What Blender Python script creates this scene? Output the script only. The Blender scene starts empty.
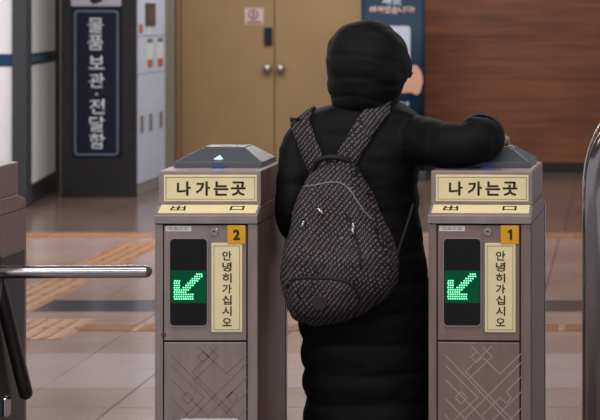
import bpy, bmesh, math, random
from mathutils import Vector, Matrix, noise
from mathutils.bvhtree import BVHTree

random.seed(7)
SC = bpy.context.scene
COL = SC.collection

# ------------------------------------------------------------------ camera
FPX, VX, VY, HC = 1900.0, 620.0, 10.0, 1.58      # focal length in px, vanishing point, eye height
cam_d = bpy.data.cameras.new('camera')
cam = bpy.data.objects.new('camera', cam_d); COL.objects.link(cam)
cam.location = (0, 0, HC); cam.rotation_euler = (math.pi/2, 0, 0)
cam_d.sensor_width = 36; cam_d.lens = FPX/600*36
cam_d.shift_x = (300-VX)/600; cam_d.shift_y = (VY-210)/600
cam_d.clip_start = .05
cam_d.dof.use_dof = True; cam_d.dof.focus_distance = 5.5; cam_d.dof.aperture_fstop = 7.5
SC.camera = cam

# ------------------------------------------------------------------ world, lamps, exposure
w = bpy.data.worlds.new('world'); SC.world = w; w.use_nodes = True
w.node_tree.nodes['Background'].inputs[0].default_value = (.80, .82, .9, 1)
w.node_tree.nodes['Background'].inputs[1].default_value = .55
SC.view_settings.view_transform = 'Standard'; SC.view_settings.look = 'None'
SC.view_settings.gamma = 1; SC.view_settings.use_curve_mapping = False
SC.view_settings.exposure = 0.36
def tube_lamp(x, y, lx, ly, power, col=(1, .97, .93)):
    d = bpy.data.lights.new('ceiling_tube', 'AREA'); d.shape = 'RECTANGLE'; d.size = lx; d.size_y = ly
    d.energy = power; d.color = col
    o = bpy.data.objects.new('ceiling_tube', d); COL.objects.link(o); o.location = (x, y, 2.96)
tube_lamp(-1.5, 1.6, 5.5, .3, 110)
tube_lamp(-1.8, 4.6, 5.5, .3, 40)
tube_lamp(-2.2, 9.0, 6, .3, 62)
tube_lamp(-3.4, 13.2, 5, .3, 120)
tube_lamp(-2.3, 16.6, 4.4, .3, 55)

# ------------------------------------------------------------------ helpers
def P(px, py, Y):
    return Vector(((px-VX)*Y/FPX, Y, HC-(py-VY)*Y/FPX))
def lin(r, g, b):
    def c(v):
        v /= 255
        return v/12.92 if v <= .04045 else ((v+.055)/1.055)**2.4
    return (c(r), c(g), c(b), 1)
def obj(name, me, mat=None, parent=None, smooth=False):
    if isinstance(me, bmesh.types.BMesh):
        bm = me; bmesh.ops.recalc_face_normals(bm, faces=bm.faces)
        me = bpy.data.meshes.new(name); bm.to_mesh(me); bm.free()
    if mat:
        me.materials.clear(); me.materials.append(mat)
    if smooth:
        me.polygons.foreach_set('use_smooth', [True]*len(me.polygons))
    o = bpy.data.objects.new(name, me); COL.objects.link(o)
    if parent: o.parent = parent
    return o
def thing(name, label, cat, loc=(0, 0, 0), rz=0, group=None):
    o = bpy.data.objects.new(name, None); COL.objects.link(o)
    o.location = loc; o.rotation_euler.z = rz; o.empty_display_size = .1
    return tag(o, label, cat, group)
def tag(o, label, cat, group=None):
    o['label'] = label; o['category'] = cat
    if group: o['group'] = group
    return o
def struct(o):
    o['kind'] = 'structure'; return o
def worldpart(o, root):                       # a part modelled in world space, hung under a root Empty
    o.parent = root; o.location = -Vector(root.location); return o
def box(x0, x1, y0, y1, z0, z1, bev=0, seg=2, bm=None):
    own = bm is None
    if own: bm = bmesh.new()
    r = bmesh.ops.create_cube(bm, size=1)
    vs = r['verts']
    for v in vs:
        v.co = Vector(((x0+x1)/2+v.co.x*(x1-x0), (y0+y1)/2+v.co.y*(y1-y0), (z0+z1)/2+v.co.z*(z1-z0)))
    if bev:
        es = list({e for v in vs for e in v.link_edges})
        bmesh.ops.bevel(bm, geom=es, offset=bev, segments=seg, profile=.5, affect='EDGES')
    return bm
def prism_x(prof, x0, x1, bev=0, bm=None):    # profile in (y, z) extruded along x
    bm = bm or bmesh.new()
    a = [bm.verts.new((x0, y, z)) for y, z in prof]; b = [bm.verts.new((x1, y, z)) for y, z in prof]
    n = len(prof); bm.faces.new(a); bm.faces.new(b[::-1])
    for i in range(n): bm.faces.new((a[i], a[(i+1) % n], b[(i+1) % n], b[i]))
    if bev:
        bmesh.ops.recalc_face_normals(bm, faces=bm.faces)
        bmesh.ops.bevel(bm, geom=list(bm.edges), offset=bev, segments=2, profile=.5, affect='EDGES')
    return bm
def plate(poly, y0, y1, bm=None):             # polygon in (x, z) extruded along y
    bm = bm or bmesh.new()
    a = [bm.verts.new((x, y0, z)) for x, z in poly]; b = [bm.verts.new((x, y1, z)) for x, z in poly]
    n = len(poly); bm.faces.new(a); bm.faces.new(b[::-1])
    for i in range(n): bm.faces.new((a[i], a[(i+1) % n], b[(i+1) % n], b[i]))
    return bm
def rrect(x0, x1, z0, z1, r, n=5):
    pts = []
    for cx, cz, a0 in ((x1-r, z1-r, 0), (x0+r, z1-r, 90), (x0+r, z0+r, 180), (x1-r, z0+r, 270)):
        for k in range(n+1):
            a = math.radians(a0+90*k/n); pts.append((cx+r*math.cos(a), cz+r*math.sin(a)))
    return pts
def ring_plate(out, inn, y0, y1, bm=None):    # frame between two loops with the same count
    bm = bm or bmesh.new(); n = len(out)
    L = [[bm.verts.new((x, y, z)) for x, z in loop] for y in (y0, y1) for loop in (out, inn)]
    for i in range(n):
        j = (i+1) % n
        for A, B in ((0, 1), (2, 3), (0, 2), (1, 3)):
            bm.faces.new((L[A][i], L[A][j], L[B][j], L[B][i]))
    return bm
def loft(rings, bm=None, closed=True):
    bm = bm or bmesh.new()
    R = [[bm.verts.new(p) for p in r] for r in rings]
    n = len(R[0])
    for a, b in zip(R, R[1:]):
        for i in range(n): bm.faces.new((a[i], a[(i+1) % n], b[(i+1) % n], b[i]))
    if closed:
        bm.faces.new(R[0][::-1]); bm.faces.new(R[-1])
    return bm
def catmull(pts, k):
    pts = [Vector(p) for p in pts]; out = []
    for i in range(len(pts)-1):
        p0 = pts[max(i-1, 0)]; p1 = pts[i]; p2 = pts[i+1]; p3 = pts[min(i+2, len(pts)-1)]
        for j in range(k):
            t = j/k
            out.append(.5*((2*p1)+(-p0+p2)*t+(2*p0-5*p1+4*p2-p3)*t*t+(-p0+3*p1-3*p2+p3)*t**3))
    out.append(pts[-1]); return out
def lerp_list(vals, k):
    out = []
    for a, b in zip(vals, vals[1:]): out += [a+(b-a)*j/k for j in range(k)]
    return out+[vals[-1]]
def tube(pts, rad, n=12, bm=None, round_end=True, flat=1.0):
    bm = bm or bmesh.new(); pts = [Vector(p) for p in pts]
    if not hasattr(rad, '__len__'): rad = [rad]*len(pts)
    if round_end:
        d0 = (pts[0]-pts[1]).normalized(); d1 = (pts[-1]-pts[-2]).normalized()
        pre = [(pts[0]+d0*rad[0]*math.sin(a), rad[0]*math.cos(a)) for a in (1.45, 1.1, .6)]
        post = [(pts[-1]+d1*rad[-1]*math.sin(a), rad[-1]*math.cos(a)) for a in (.6, 1.1, 1.45)]
        pts = [p for p, _ in pre]+pts+[p for p, _ in post]
        rad = [r for _, r in pre]+list(rad)+[r for _, r in post]
    rings = []; u = None
    for i, p in enumerate(pts):
        t = (pts[min(i+1, len(pts)-1)]-pts[max(i-1, 0)]).normalized()
        if u is None:
            u = t.orthogonal().normalized()
            up = Vector((0, 0, 1))
            if abs(t.dot(up)) < .9: u = (up-t*up.dot(t)).normalized()
        else: u = (u-t*u.dot(t)).normalized()
        v = t.cross(u)
        rings.append([p+rad[i]*(u*math.cos(2*math.pi*k/n)*flat+v*math.sin(2*math.pi*k/n)) for k in range(n)])
    return loft(rings, bm)
def cyl_y(x, z, y0, y1, r, n=20, bm=None):
    return plate([(x+r*math.cos(2*math.pi*k/n), z+r*math.sin(2*math.pi*k/n)) for k in range(n)], y0, y1, bm)
_DG = None
def letters(items, y, mat, parent, name='lettering', bold=.0, thick=.0012, facing='-y'):
    """items: (text, cx, cz, w, h) fitted boxes; one flat-printed mesh in the XZ plane facing -Y"""
    bm = bmesh.new()
    for body, cx, cz, w_, h_ in items:
        cu = bpy.data.curves.new('tmp', 'FONT'); cu.body = body; cu.size = 1; cu.offset = bold; cu.resolution_u = 3
        o = bpy.data.objects.new('tmp', cu); COL.objects.link(o)
        m = bpy.data.meshes.new_from_object(o.evaluated_get(bpy.context.evaluated_depsgraph_get()))
        bpy.data.objects.remove(o); bpy.data.curves.remove(cu)
        xs = [v.co.x for v in m.vertices]; ys = [v.co.y for v in m.vertices]
        if not xs: continue
        x0, x1, y0, y1 = min(xs), max(xs), min(ys), max(ys)
        for v in m.vertices:
            v.co = Vector((cx+((v.co.x-x0)/(x1-x0)-.5)*w_, y, cz+((v.co.y-y0)/max(y1-y0, 1e-6)-.5)*h_))
        bm.from_mesh(m); bpy.data.meshes.remove(m)
    g = bmesh.ops.extrude_face_region(bm, geom=list(bm.faces))
    for v in g['geom']:
        if isinstance(v, bmesh.types.BMVert): v.co.y -= thick
    return obj(name, bm, mat, parent)
def remeshed(bm, voxel, smooth=2):
    o = obj('tmp_remesh', bm)
    m = o.modifiers.new('r', 'REMESH'); m.mode = 'VOXEL'; m.voxel_size = voxel; m.use_smooth_shade = True
    if smooth:
        s = o.modifiers.new('s', 'SMOOTH'); s.factor = .5; s.iterations = smooth
    me = bpy.data.meshes.new_from_object(o.evaluated_get(bpy.context.evaluated_depsgraph_get()))
    old = o.data; bpy.data.objects.remove(o); bpy.data.meshes.remove(old)
    return me

# ------------------------------------------------------------------ materials
def mat(name, col, rough=.5, metal=0, var=0, vscale=8, stretch=(1, 1, 1), bump=0, bscale=60, emit=None, estr=0, coat=0, spec=.5, col2=None):
    m = bpy.data.materials.new(name); m.use_nodes = True; nt = m.node_tree; b = nt.nodes['Principled BSDF']
    b.inputs['Base Color'].default_value = col; b.inputs['Roughness'].default_value = rough
    b.inputs['Metallic'].default_value = metal; b.inputs['Specular IOR Level'].default_value = spec
    if coat: b.inputs['Coat Weight'].default_value = coat; b.inputs['Coat Roughness'].default_value = .15
    if emit: b.inputs['Emission Color'].default_value = emit; b.inputs['Emission Strength'].default_value = estr
    if var or bump or col2:
        tc = nt.nodes.new('ShaderNodeTexCoord'); mp = nt.nodes.new('ShaderNodeMapping')
        mp.inputs['Scale'].default_value = stretch; nt.links.new(tc.outputs['Object'], mp.inputs[0])
        if var or col2:
            n = nt.nodes.new('ShaderNodeTexNoise'); n.inputs['Scale'].default_value = vscale; n.inputs['Detail'].default_value = 5
            nt.links.new(mp.outputs[0], n.inputs['Vector'])
            r = nt.nodes.new('ShaderNodeValToRGB'); nt.links.new(n.outputs['Fac'], r.inputs[0])
            lo = tuple(c*(1-var) for c in col[:3])+(1,); hi = col2 or tuple(min(1, c*(1+var)) for c in col[:3])+(1,)
            r.color_ramp.elements[0].position = .3; r.color_ramp.elements[1].position = .7
            r.color_ramp.elements[0].color = lo; r.color_ramp.elements[1].color = hi
            nt.links.new(r.outputs[0], b.inputs['Base Color'])
        if bump:
            n2 = nt.nodes.new('ShaderNodeTexNoise'); n2.inputs['Scale'].default_value = bscale; n2.inputs['Detail'].default_value = 4
            nt.links.new(mp.outputs[0], n2.inputs['Vector'])
            bp = nt.nodes.new('ShaderNodeBump'); bp.inputs['Strength'].default_value = bump; bp.inputs['Distance'].default_value = .01
            nt.links.new(n2.outputs['Fac'], bp.inputs['Height']); nt.links.new(bp.outputs[0], b.inputs['Normal'])
    return m
M = {}
M['steel'] = mat('brown_stainless_steel', lin(154, 141, 140), .42, .4, .12, 30, (1, 1, .25))
M['steel_side'] = mat('reddish_painted_steel', lin(142, 113, 109), .45, .25, .10, 40, (1, 1, .4))
M['steel_box'] = mat('sign_box_steel', lin(158, 145, 146), .38, .4, .10, 30)
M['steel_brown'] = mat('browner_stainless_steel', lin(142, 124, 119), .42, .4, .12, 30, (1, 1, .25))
M['mirror'] = mat('dark_mirror_steel', lin(150, 142, 140), .10, 1, .05, 12)
M['seam'] = mat('dark_seam', lin(22, 18, 18), .8)
M['etch'] = mat('etched_line', lin(186, 170, 166), .5, .3)
M['etch_dull'] = mat('dull_etched_line', lin(136, 120, 118), .5, .4)
M['chrome'] = mat('polished_chrome', lin(200, 200, 205), .16, 1, .05, 12)
M['cream'] = mat('cream_sign_plate', lin(246, 229, 184), .5, 0, .04, 14)
M['ink'] = mat('dark_sign_ink', lin(26, 20, 18), .6)
M['orange'] = mat('orange_tag', lin(232, 168, 28), .5, 0, .06, 30)
M['black_glass'] = mat('black_display_glass', lin(12, 13, 14), .12, 0, spec=.4)
M['rim'] = mat('display_rim', lin(170, 160, 158), .35, .7)
M['led_panel'] = mat('green_led_panel', lin(0, 14, 7), .5, emit=(0, .24, .09, 1), estr=.2, spec=.1)
M['led'] = mat('green_led_dots', lin(0, 90, 40), .4, emit=(.2, 1, .46, 1), estr=1.4)
M['reader'] = mat('slate_reader_plastic', lin(84, 90, 98), .35, 0, .06, 40)
M['reader_top'] = mat('reader_pad', lin(120, 124, 128), .25, .5)
M['tri'] = mat('blue_white_arrow_light', lin(190, 230, 255), .4, emit=(.36, .72, 1, 1), estr=1.2)
M['blue_lamp_and_glint'] = mat('blue_lamp_and_glint', lin(20, 50, 150), .2, emit=(.02, .07, .45, 1), estr=.15)
M['sticker'] = mat('white_sticker', lin(222, 220, 220), .6)
M['grey_ink'] = mat('grey_print', lin(110, 108, 112), .6)
M['rust'] = mat('rust_stain', lin(96, 62, 48), .9, 0, .3, 300)
M['black_panel'] = mat('black_turnstile_panel', lin(30, 31, 33), .4, 0, .1, 20)
M['dark_arm'] = mat('dark_steel_arm', lin(74, 72, 74), .3, .7)
M['charcoal'] = mat('charcoal_panel', lin(36, 36, 37), .55, 0, .05, 6, spec=.3)
M['navy'] = mat('navy_sign', lin(15, 21, 40), .6, 0, .05, 8, spec=.25)
M['sign_white'] = mat('sign_white_letter', lin(205, 212, 222), .6)
M['sign_line'] = mat('sign_border_line', lin(110, 122, 142), .6)
M['lilac'] = mat('lilac_grey_panel', lin(176, 174, 186), .5, 0, .04, 5)
M['locker'] = mat('lilac_white_locker', lin(196, 206, 226), .42, 0, .03, 5)
M['locker_gap'] = mat('locker_joint', lin(92, 94, 104), .6)
M['locker_handle'] = mat('brown_grey_handle', lin(128, 112, 106), .4)
M['plinth'] = mat('grey_plinth', lin(140, 136, 136), .5)
M['screen'] = mat('dark_screen', lin(16, 17, 20), .15)
M['red'] = mat('red_sticker', lin(190, 92, 70), .6)
M['frame'] = mat('charcoal_window_frame', lin(66, 68, 72), .45, .2)
M['frame_dark'] = mat('dark_window_frame', lin(38, 40, 42), .45, .2)
M['frost'] = mat('frosted_lit_glass', lin(206, 204, 200), .35, 0, .05, 4, emit=(.9, .9, .88, 1), estr=.05)
M['white_panel'] = mat('white_panel', lin(238, 236, 242), .5)
M['band_blue'] = mat('blue_band', lin(16, 62, 104), .5)
M['band_navy'] = mat('navy_band', lin(24, 40, 62), .5)
M['band_text'] = mat('band_text', lin(84, 108, 132), .6)
M['door'] = mat('tan_painted_door', lin(172, 140, 100), .5, 0, .05, 3)
M['door_frame'] = mat('tan_door_frame', lin(160, 130, 96), .5)
M['wall'] = mat('grey_beige_wall', lin(156, 146, 130), .7, 0, .04, 3)
M['base'] = mat('black_baseboard', lin(26, 22, 22), .5)
M['knob'] = mat('brushed_knob', lin(190, 180, 170), .25, 1)
M['pink_notice'] = mat('pink_white_notice', lin(225, 200, 196), .6)
M['notice_ink'] = mat('notice_ink', lin(150, 60, 90), .6)
M['banner'] = mat('navy_teal_banner', lin(12, 42, 66), .6, 0, .15, 2, spec=.3)
M['banner_text'] = mat('banner_white_text', lin(190, 215, 225), .6)
M['banner_peach'] = mat('banner_peach_text', lin(228, 190, 180), .6)
M['phone'] = mat('printed_phone', lin(190, 196, 216), .6)
M['skin_print'] = mat('printed_hand', lin(216, 160, 134), .6)
M['ceiling'] = mat('ceiling_board', lin(190, 188, 184), .8)
M['coat'] = mat('black_padded_nylon', lin(11, 11, 13), .7, 0, .18, 14, bump=.5, bscale=26, spec=.2)
M['hem'] = mat('dark_grey_hem', lin(30, 32, 38), .55)
M['hood'] = mat('black_padded_hood', lin(12, 12, 14), .68, 0, .18, 14, bump=.5, bscale=20, spec=.22)
M['skin'] = mat('skin', lin(214, 160, 140), .5, 0, .05, 20)
M['hair'] = mat('black_hair', lin(22, 18, 17), .5)
M['eye_white'] = mat('eye_white', lin(225, 222, 218), .3)
M['iris'] = mat('dark_iris', lin(34, 22, 18), .2)
M['lips'] = mat('lips', lin(176, 96, 92), .45)
M['boot'] = mat('black_boot', lin(22, 22, 22), .5)
M['trousers'] = mat('black_trousers', lin(20, 20, 23), .8)
M['webbing'] = mat('black_webbing', lin(18, 18, 20), .7)
M['piping'] = mat('grey_piping', lin(120, 122, 132), .5)
M['zip_metal'] = mat('silver_zip_pull', lin(190, 190, 190), .25, 1)
M['patch'] = mat('dark_leather_patch', lin(38, 30, 30), .5)

def wood_mat():
    m = bpy.data.materials.new('red_brown_wood_veneer'); m.use_nodes = True; nt = m.node_tree; b = nt.nodes['Principled BSDF']
    tc = nt.nodes.new('ShaderNodeTexCoord')
    def noise(sc, scale, det):
        mp = nt.nodes.new('ShaderNodeMapping'); mp.inputs['Scale'].default_value = sc
        n = nt.nodes.new('ShaderNodeTexNoise'); n.inputs['Scale'].default_value = scale; n.inputs['Detail'].default_value = det
        nt.links.new(tc.outputs['Object'], mp.inputs[0]); nt.links.new(mp.outputs[0], n.inputs['Vector']); return n
    a = noise((.5, 1, 9), 3, 6); c = noise((1.0, 1, 2.2), 2.4, 3)
    mx = nt.nodes.new('ShaderNodeMath'); mx.operation = 'MULTIPLY_ADD'; mx.inputs[1].default_value = .65
    md = nt.nodes.new('ShaderNodeMath'); md.operation = 'MULTIPLY'; md.inputs[1].default_value = .35
    nt.links.new(c.outputs['Fac'], md.inputs[0]); nt.links.new(a.outputs['Fac'], mx.inputs[0]); nt.links.new(md.outputs[0], mx.inputs[2])
    r = nt.nodes.new('ShaderNodeValToRGB'); nt.links.new(mx.outputs[0], r.inputs[0])
    r.color_ramp.elements[0].position = .33; r.color_ramp.elements[0].color = lin(96, 54, 32)
    r.color_ramp.elements[1].position = .66; r.color_ramp.elements[1].color = lin(136, 80, 48)
    nt.links.new(r.outputs[0], b.inputs['Base Color']); b.inputs['Roughness'].default_value = .45
    return m
M['wood'] = wood_mat()

def stone_mat(name, c1, c2, rough, joints=False):
    m = bpy.data.materials.new(name); m.use_nodes = True; nt = m.node_tree; b = nt.nodes['Principled BSDF']
    ge = nt.nodes.new('ShaderNodeNewGeometry')
    n = nt.nodes.new('ShaderNodeTexNoise'); n.inputs['Scale'].default_value = 90; n.inputs['Detail'].default_value = 3
    n2 = nt.nodes.new('ShaderNodeTexNoise'); n2.inputs['Scale'].default_value = 1.6; n2.inputs['Detail'].default_value = 3
    nt.links.new(ge.outputs['Position'], n.inputs['Vector']); nt.links.new(ge.outputs['Position'], n2.inputs['Vector'])
    ad = nt.nodes.new('ShaderNodeMath'); ad.operation = 'MULTIPLY_ADD'; ad.inputs[1].default_value = .55
    sc = nt.nodes.new('ShaderNodeMath'); sc.operation = 'MULTIPLY'; sc.inputs[1].default_value = .45
    nt.links.new(n2.outputs['Fac'], sc.inputs[0]); nt.links.new(n.outputs['Fac'], ad.inputs[0]); nt.links.new(sc.outputs[0], ad.inputs[2])
    r = nt.nodes.new('ShaderNodeValToRGB'); nt.links.new(ad.outputs[0], r.inputs[0])
    r.color_ramp.elements[0].position = .36; r.color_ramp.elements[0].color = c1
    r.color_ramp.elements[1].position = .64; r.color_ramp.elements[1].color = c2
    out = r.outputs[0]
    if joints:
        br = nt.nodes.new('ShaderNodeTexBrick'); br.offset = 0; br.inputs['Scale'].default_value = 1
        br.inputs['Brick Width'].default_value = .4; br.inputs['Row Height'].default_value = .4
        br.inputs['Mortar Size'].default_value = .004
        nt.links.new(ge.outputs['Position'], br.inputs['Vector'])
        nt.links.new(out, br.inputs['Color1']); nt.links.new(out, br.inputs['Color2'])
        br.inputs['Mortar'].default_value = tuple(v*.5 for v in c1[:3])+(1,); out = br.outputs['Color']
    nt.links.new(out, b.inputs['Base Color']); b.inputs['Roughness'].default_value = rough
    b.inputs['Specular IOR Level'].default_value = .6
    return m
M['floor'] = stone_mat('polished_granite_floor', lin(98, 80, 74), lin(124, 104, 98), .17, True)
M['tile_a'] = stone_mat('pink_grey_granite', lin(148, 124, 116), lin(176, 152, 145), .19)
M['tile_b'] = stone_mat('light_grey_granite', lin(162, 146, 147), lin(188, 174, 175), .19)
M['tile_dark'] = stone_mat('dark_granite', lin(62, 58, 64), lin(78, 76, 84), .19)
M['tactile'] = stone_mat('worn_orange_tactile', lin(158, 112, 76), lin(176, 130, 92), .4)
M['tactile_bar'] = stone_mat('worn_orange_bar', lin(142, 98, 66), lin(162, 118, 84), .4)

def tweed_mat():
    m = bpy.data.materials.new('herringbone_tweed'); m.use_nodes = True; nt = m.node_tree; b = nt.nodes['Principled BSDF']
    tc = nt.nodes.new('ShaderNodeTexCoord'); sp = nt.nodes.new('ShaderNodeSeparateXYZ')
    nz = nt.nodes.new('ShaderNodeTexNoise'); nz.inputs['Scale'].default_value = 11
    nt.links.new(tc.outputs['Object'], nz.inputs['Vector'])
    def mth(op, a, c=None, d=None):
        n = nt.nodes.new('ShaderNodeMath'); n.operation = op
        for i, v in enumerate((a, c, d)):
            if v is None: continue
            if isinstance(v, (int, float)): n.inputs[i].default_value = v
            else: nt.links.new(v, n.inputs[i])
        return n.outputs[0]
    nt.links.new(tc.outputs['Object'], sp.inputs[0])
    wob = mth('MULTIPLY', nz.outputs['Fac'], .06)
    x = mth('ADD', sp.outputs['X'], wob); z = mth('ADD', sp.outputs['Z'], mth('MULTIPLY', wob, .6))
    q = mth('SUBTRACT', mth('MULTIPLY', x, .76), mth('MULTIPLY', z, .65))          # across the rising twill bands
    l = mth('ADD', mth('MULTIPLY', x, .65), mth('MULTIPLY', z, .76))               # along them
    fine = nt.nodes.new('ShaderNodeTexNoise'); fine.inputs['Scale'].default_value = 140
    nt.links.new(tc.outputs['Object'], fine.inputs['Vector'])
    jit = mth('MULTIPLY', mth('SUBTRACT', fine.outputs['Fac'], .5), 1.0)
    band = mth('ADD', mth('PINGPONG', mth('MULTIPLY', q, 1/.0118), .5), mth('MULTIPLY', jit, .5))
    bead = mth('ADD', mth('PINGPONG', mth('ADD', mth('MULTIPLY', l, 1/.0085), mth('MULTIPLY', q, 1/.02)), .5), mth('MULTIPLY', jit, .5))
    bars = mth('MULTIPLY', mth('GREATER_THAN', band, .27), mth('GREATER_THAN', bead, .20))
    hue = nt.nodes.new('ShaderNodeTexNoise'); hue.inputs['Scale'].default_value = 60
    nt.links.new(tc.outputs['Object'], hue.inputs['Vector'])
    r = nt.nodes.new('ShaderNodeValToRGB'); nt.links.new(hue.outputs['Fac'], r.inputs[0])
    r.color_ramp.elements[0].position = .36; r.color_ramp.elements[0].color = lin(92, 92, 106)
    r.color_ramp.elements[1].position = .6; r.color_ramp.elements[1].color = lin(116, 94, 90)
    mix = nt.nodes.new('ShaderNodeMix'); mix.data_type = 'RGBA'
    nt.links.new(bars, mix.inputs[0]); mix.inputs[6].default_value = lin(16, 15, 18); nt.links.new(r.outputs[0], mix.inputs[7])
    nt.links.new(mix.outputs[2], b.inputs['Base Color']); b.inputs['Roughness'].default_value = .8
    bp = nt.nodes.new('ShaderNodeBump'); bp.inputs['Strength'].default_value = .35; bp.inputs['Distance'].default_value = .004
    nt.links.new(bars, bp.inputs['Height']); nt.links.new(bp.outputs[0], b.inputs['Normal'])
    return m
M['tweed'] = tweed_mat()

# ------------------------------------------------------------------ the setting
YW = 18.5
TX0, TX1, TY0, TY1 = -4.42, .38, 6.75, 13.15      # the laid-tile field that is built piece by piece
bm = bmesh.new()
box(-9, 5, -6, TY0, -.2, 0, bm=bm); box(-9, 5, TY1, YW+.3, -.2, 0, bm=bm)
box(-9, TX0, TY0, TY1, -.2, 0, bm=bm); box(TX1, 5, TY0, TY1, -.2, 0, bm=bm); box(TX0, TX1, TY0, TY1, -.2, -.012, bm=bm)
floor = struct(obj('floor', bm, M['floor']))

# granite tiles, 0.4 m, one dark course and two lighter ones
tile_me = {}
def tile(x0, y0, wx, wy, key, name='floor_tile'):
    k = (round(wx, 3), round(wy, 3), key)
    if k not in tile_me:
        b_ = box(0, wx, 0, wy, -.012, 0, .0015, 1); o = obj(name, b_, M[key]); tile_me[k] = o.data
        bpy.data.objects.remove(o)
    o = bpy.data.objects.new(name, tile_me[k]); COL.objects.link(o); o.parent = floor; o.location = (x0, y0, 0); return o
TACT_Y = (9.35, 9.55); STRIP = (-3.38, -3.08)
y = TY0
for r in range(16):
    key = 'tile_a'
    if r == 8: key = 'tile_dark'
    if r in (3, 4): key = 'tile_b'
    for c in range(12):
        x = TX0+c*.4
        tile(x+.002, y+.002, .396, .396, key)
    y += .4
# raised tactile paving: guide strip running away, two strips across
tact_me = None
def tactile(cx, cy, rot, sx=.3, sy=.3):
    global tact_me
    if tact_me is None:
        a = box(-.149, .149, -.149, .149, 0, .003, .001, 1)
        o = obj('tactile_tile', a, M['tactile']); tact_me = [o.data]; bpy.data.objects.remove(o)
        b_ = bmesh.new()
        for k in range(4): box(-.118+k*.0787-.017, -.118+k*.0787+.017, -.135, .135, .003, .007, .0015, 1, bm=b_)
        o = obj('raised_bars', b_, M['tactile_bar']); tact_me.append(o.data); bpy.data.objects.remove(o)
    t = bpy.data.objects.new('tactile_tile', tact_me[0]); COL.objects.link(t); t.parent = floor
    t.location = (cx, cy, 0); t.rotation_euler.z = rot; t.scale = (sx/.3, sy/.3, 1)
    q = bpy.data.objects.new('raised_bars', tact_me[1]); COL.objects.link(q); q.parent = t
gx = (STRIP[0]+STRIP[1])/2
yy = 9.75
while yy < 13.0:
    tactile(gx, yy, 0); yy += .3
for k in range(2):
    for j in range(2): tactile(gx+.3*(k-.2)+.18, 9.3+.15*j*2-.05, 0)
xx = gx+.69
while xx < .3:
    tactile(xx, 9.44, math.pi/2, .2, .3); xx += .3
xx = -4.4
while xx < .6:
    tactile(xx, 13.3, math.pi/2); xx += .3

wall_back = struct(obj('wall_back', box(-7, 3, YW+.02, YW+.3, 0, 3.0), M['wall']))
struct(obj('ceiling', box(-9, 5, -6, YW+.3, 3.0, 3.1), M['ceiling']))
def bx(px): return (px-VX)*YW/FPX                     # x on the back wall
def bz(py): return HC-(py-VY)*YW/FPX
wx0, wx1 = bx(404), 2.6
zz = .095
bh = .41
while zz < 3.0-.05:
    obj('wood_panel', box(wx0, wx1, YW-.03, YW+.03, zz+.0012, min(zz+bh, 2.99)-.0012, .0015, 1), M['wood'], wall_back)
    zz += bh
struct(obj('baseboard_back', box(bx(372), wx1, YW-.02, YW+.03, 0, .093), M['base']))
struct(obj('trim_1', box(bx(166), bx(176.5), YW-.10, YW+.03, 0, 3.0, .004), M['wall']))   # pilaster beside the door
# double door
door = struct(bpy.data.objects.new('door_1', None)); COL.objects.link(door); door.location = (bx(275), YW, 0)
def dpart(name, bm, m, par=None, **k):
    o = obj(name, bm, m, **k); o.parent = par or door
    if par is None: o.location = -Vector(door.location)
    return o
dpart('door_frame', box(bx(177.5), bx(181.5), YW-.06, YW+.03, 0, 2.2, .004), M['door_frame'])
dpart('door_frame', box(bx(368), bx(372), YW-.06, YW+.03, 0, 2.2, .004), M['door_frame'])
dpart('door_frame', box(bx(177.5), bx(372), YW-.06, YW+.03, 2.12, 2.2, .004), M['door_frame'])
lf = dpart('door_leaf', box(bx(182), bx(274.6), YW-.03, YW+.03, .01, 2.115, .005), M['door'])
rf_ = dpart('door_leaf', box(bx(275.4), bx(367.5), YW-.03, YW+.03, .01, 2.115, .005), M['door'])
for px, par in ((268.5, lf), (281.5, rf_)):
    c = (bx(px), bz(68.5))
    k_ = tube([(c[0], YW-.03, c[1]), (c[0], YW-.06, c[1])], .018, 12)
    rings = [[(c[0]+rr*math.cos(a*math.pi/8), YW-yy_, c[1]+rr*math.sin(a*math.pi/8)) for a in range(16)]
             for yy_, rr in ((.055, .02), (.065, .038), (.085, .045), (.1, .036), (.107, .015))]
    loft(rings, k_)
    o = dpart('door_knob', k_, M['knob'], par, smooth=True)
    o = dpart('knob_rose', cyl_y(c[0], c[1], YW-.036, YW-.03, .042), M['knob'], par)
o = dpart('lock_box', box(bx(265), bx(273), YW-.06, YW-.03, bz(45.5), bz(27), .01), M['screen'], lf)
nt_ = dpart('notice', box(bx(245.5), bx(264), YW-.034, YW-.03, bz(24), bz(8)), M['pink_notice'], lf)
def notice_bits():
    b_ = bmesh.new(); cx, cz = bx(254), bz(14.5)
    c = [(math.cos(a*math.pi/10), math.sin(a*math.pi/10)) for a in range(20)]
    ring_plate([(cx+.05*p, cz+.05*q) for p, q in c], [(cx+.037*p, cz+.037*q) for p, q in c], YW-.036, YW-.034, b_)
    box(cx-.008, cx+.008, YW-.036, YW-.034, cz-.03, cz+.03, bm=b_)
    box(bx(247.5), bx(262), YW-.036, YW-.034, bz(22.8), bz(21.2), bm=b_)
    return b_
worldchild = obj('no_entry_mark', notice_bits(), M['notice_ink'], lf)

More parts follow.
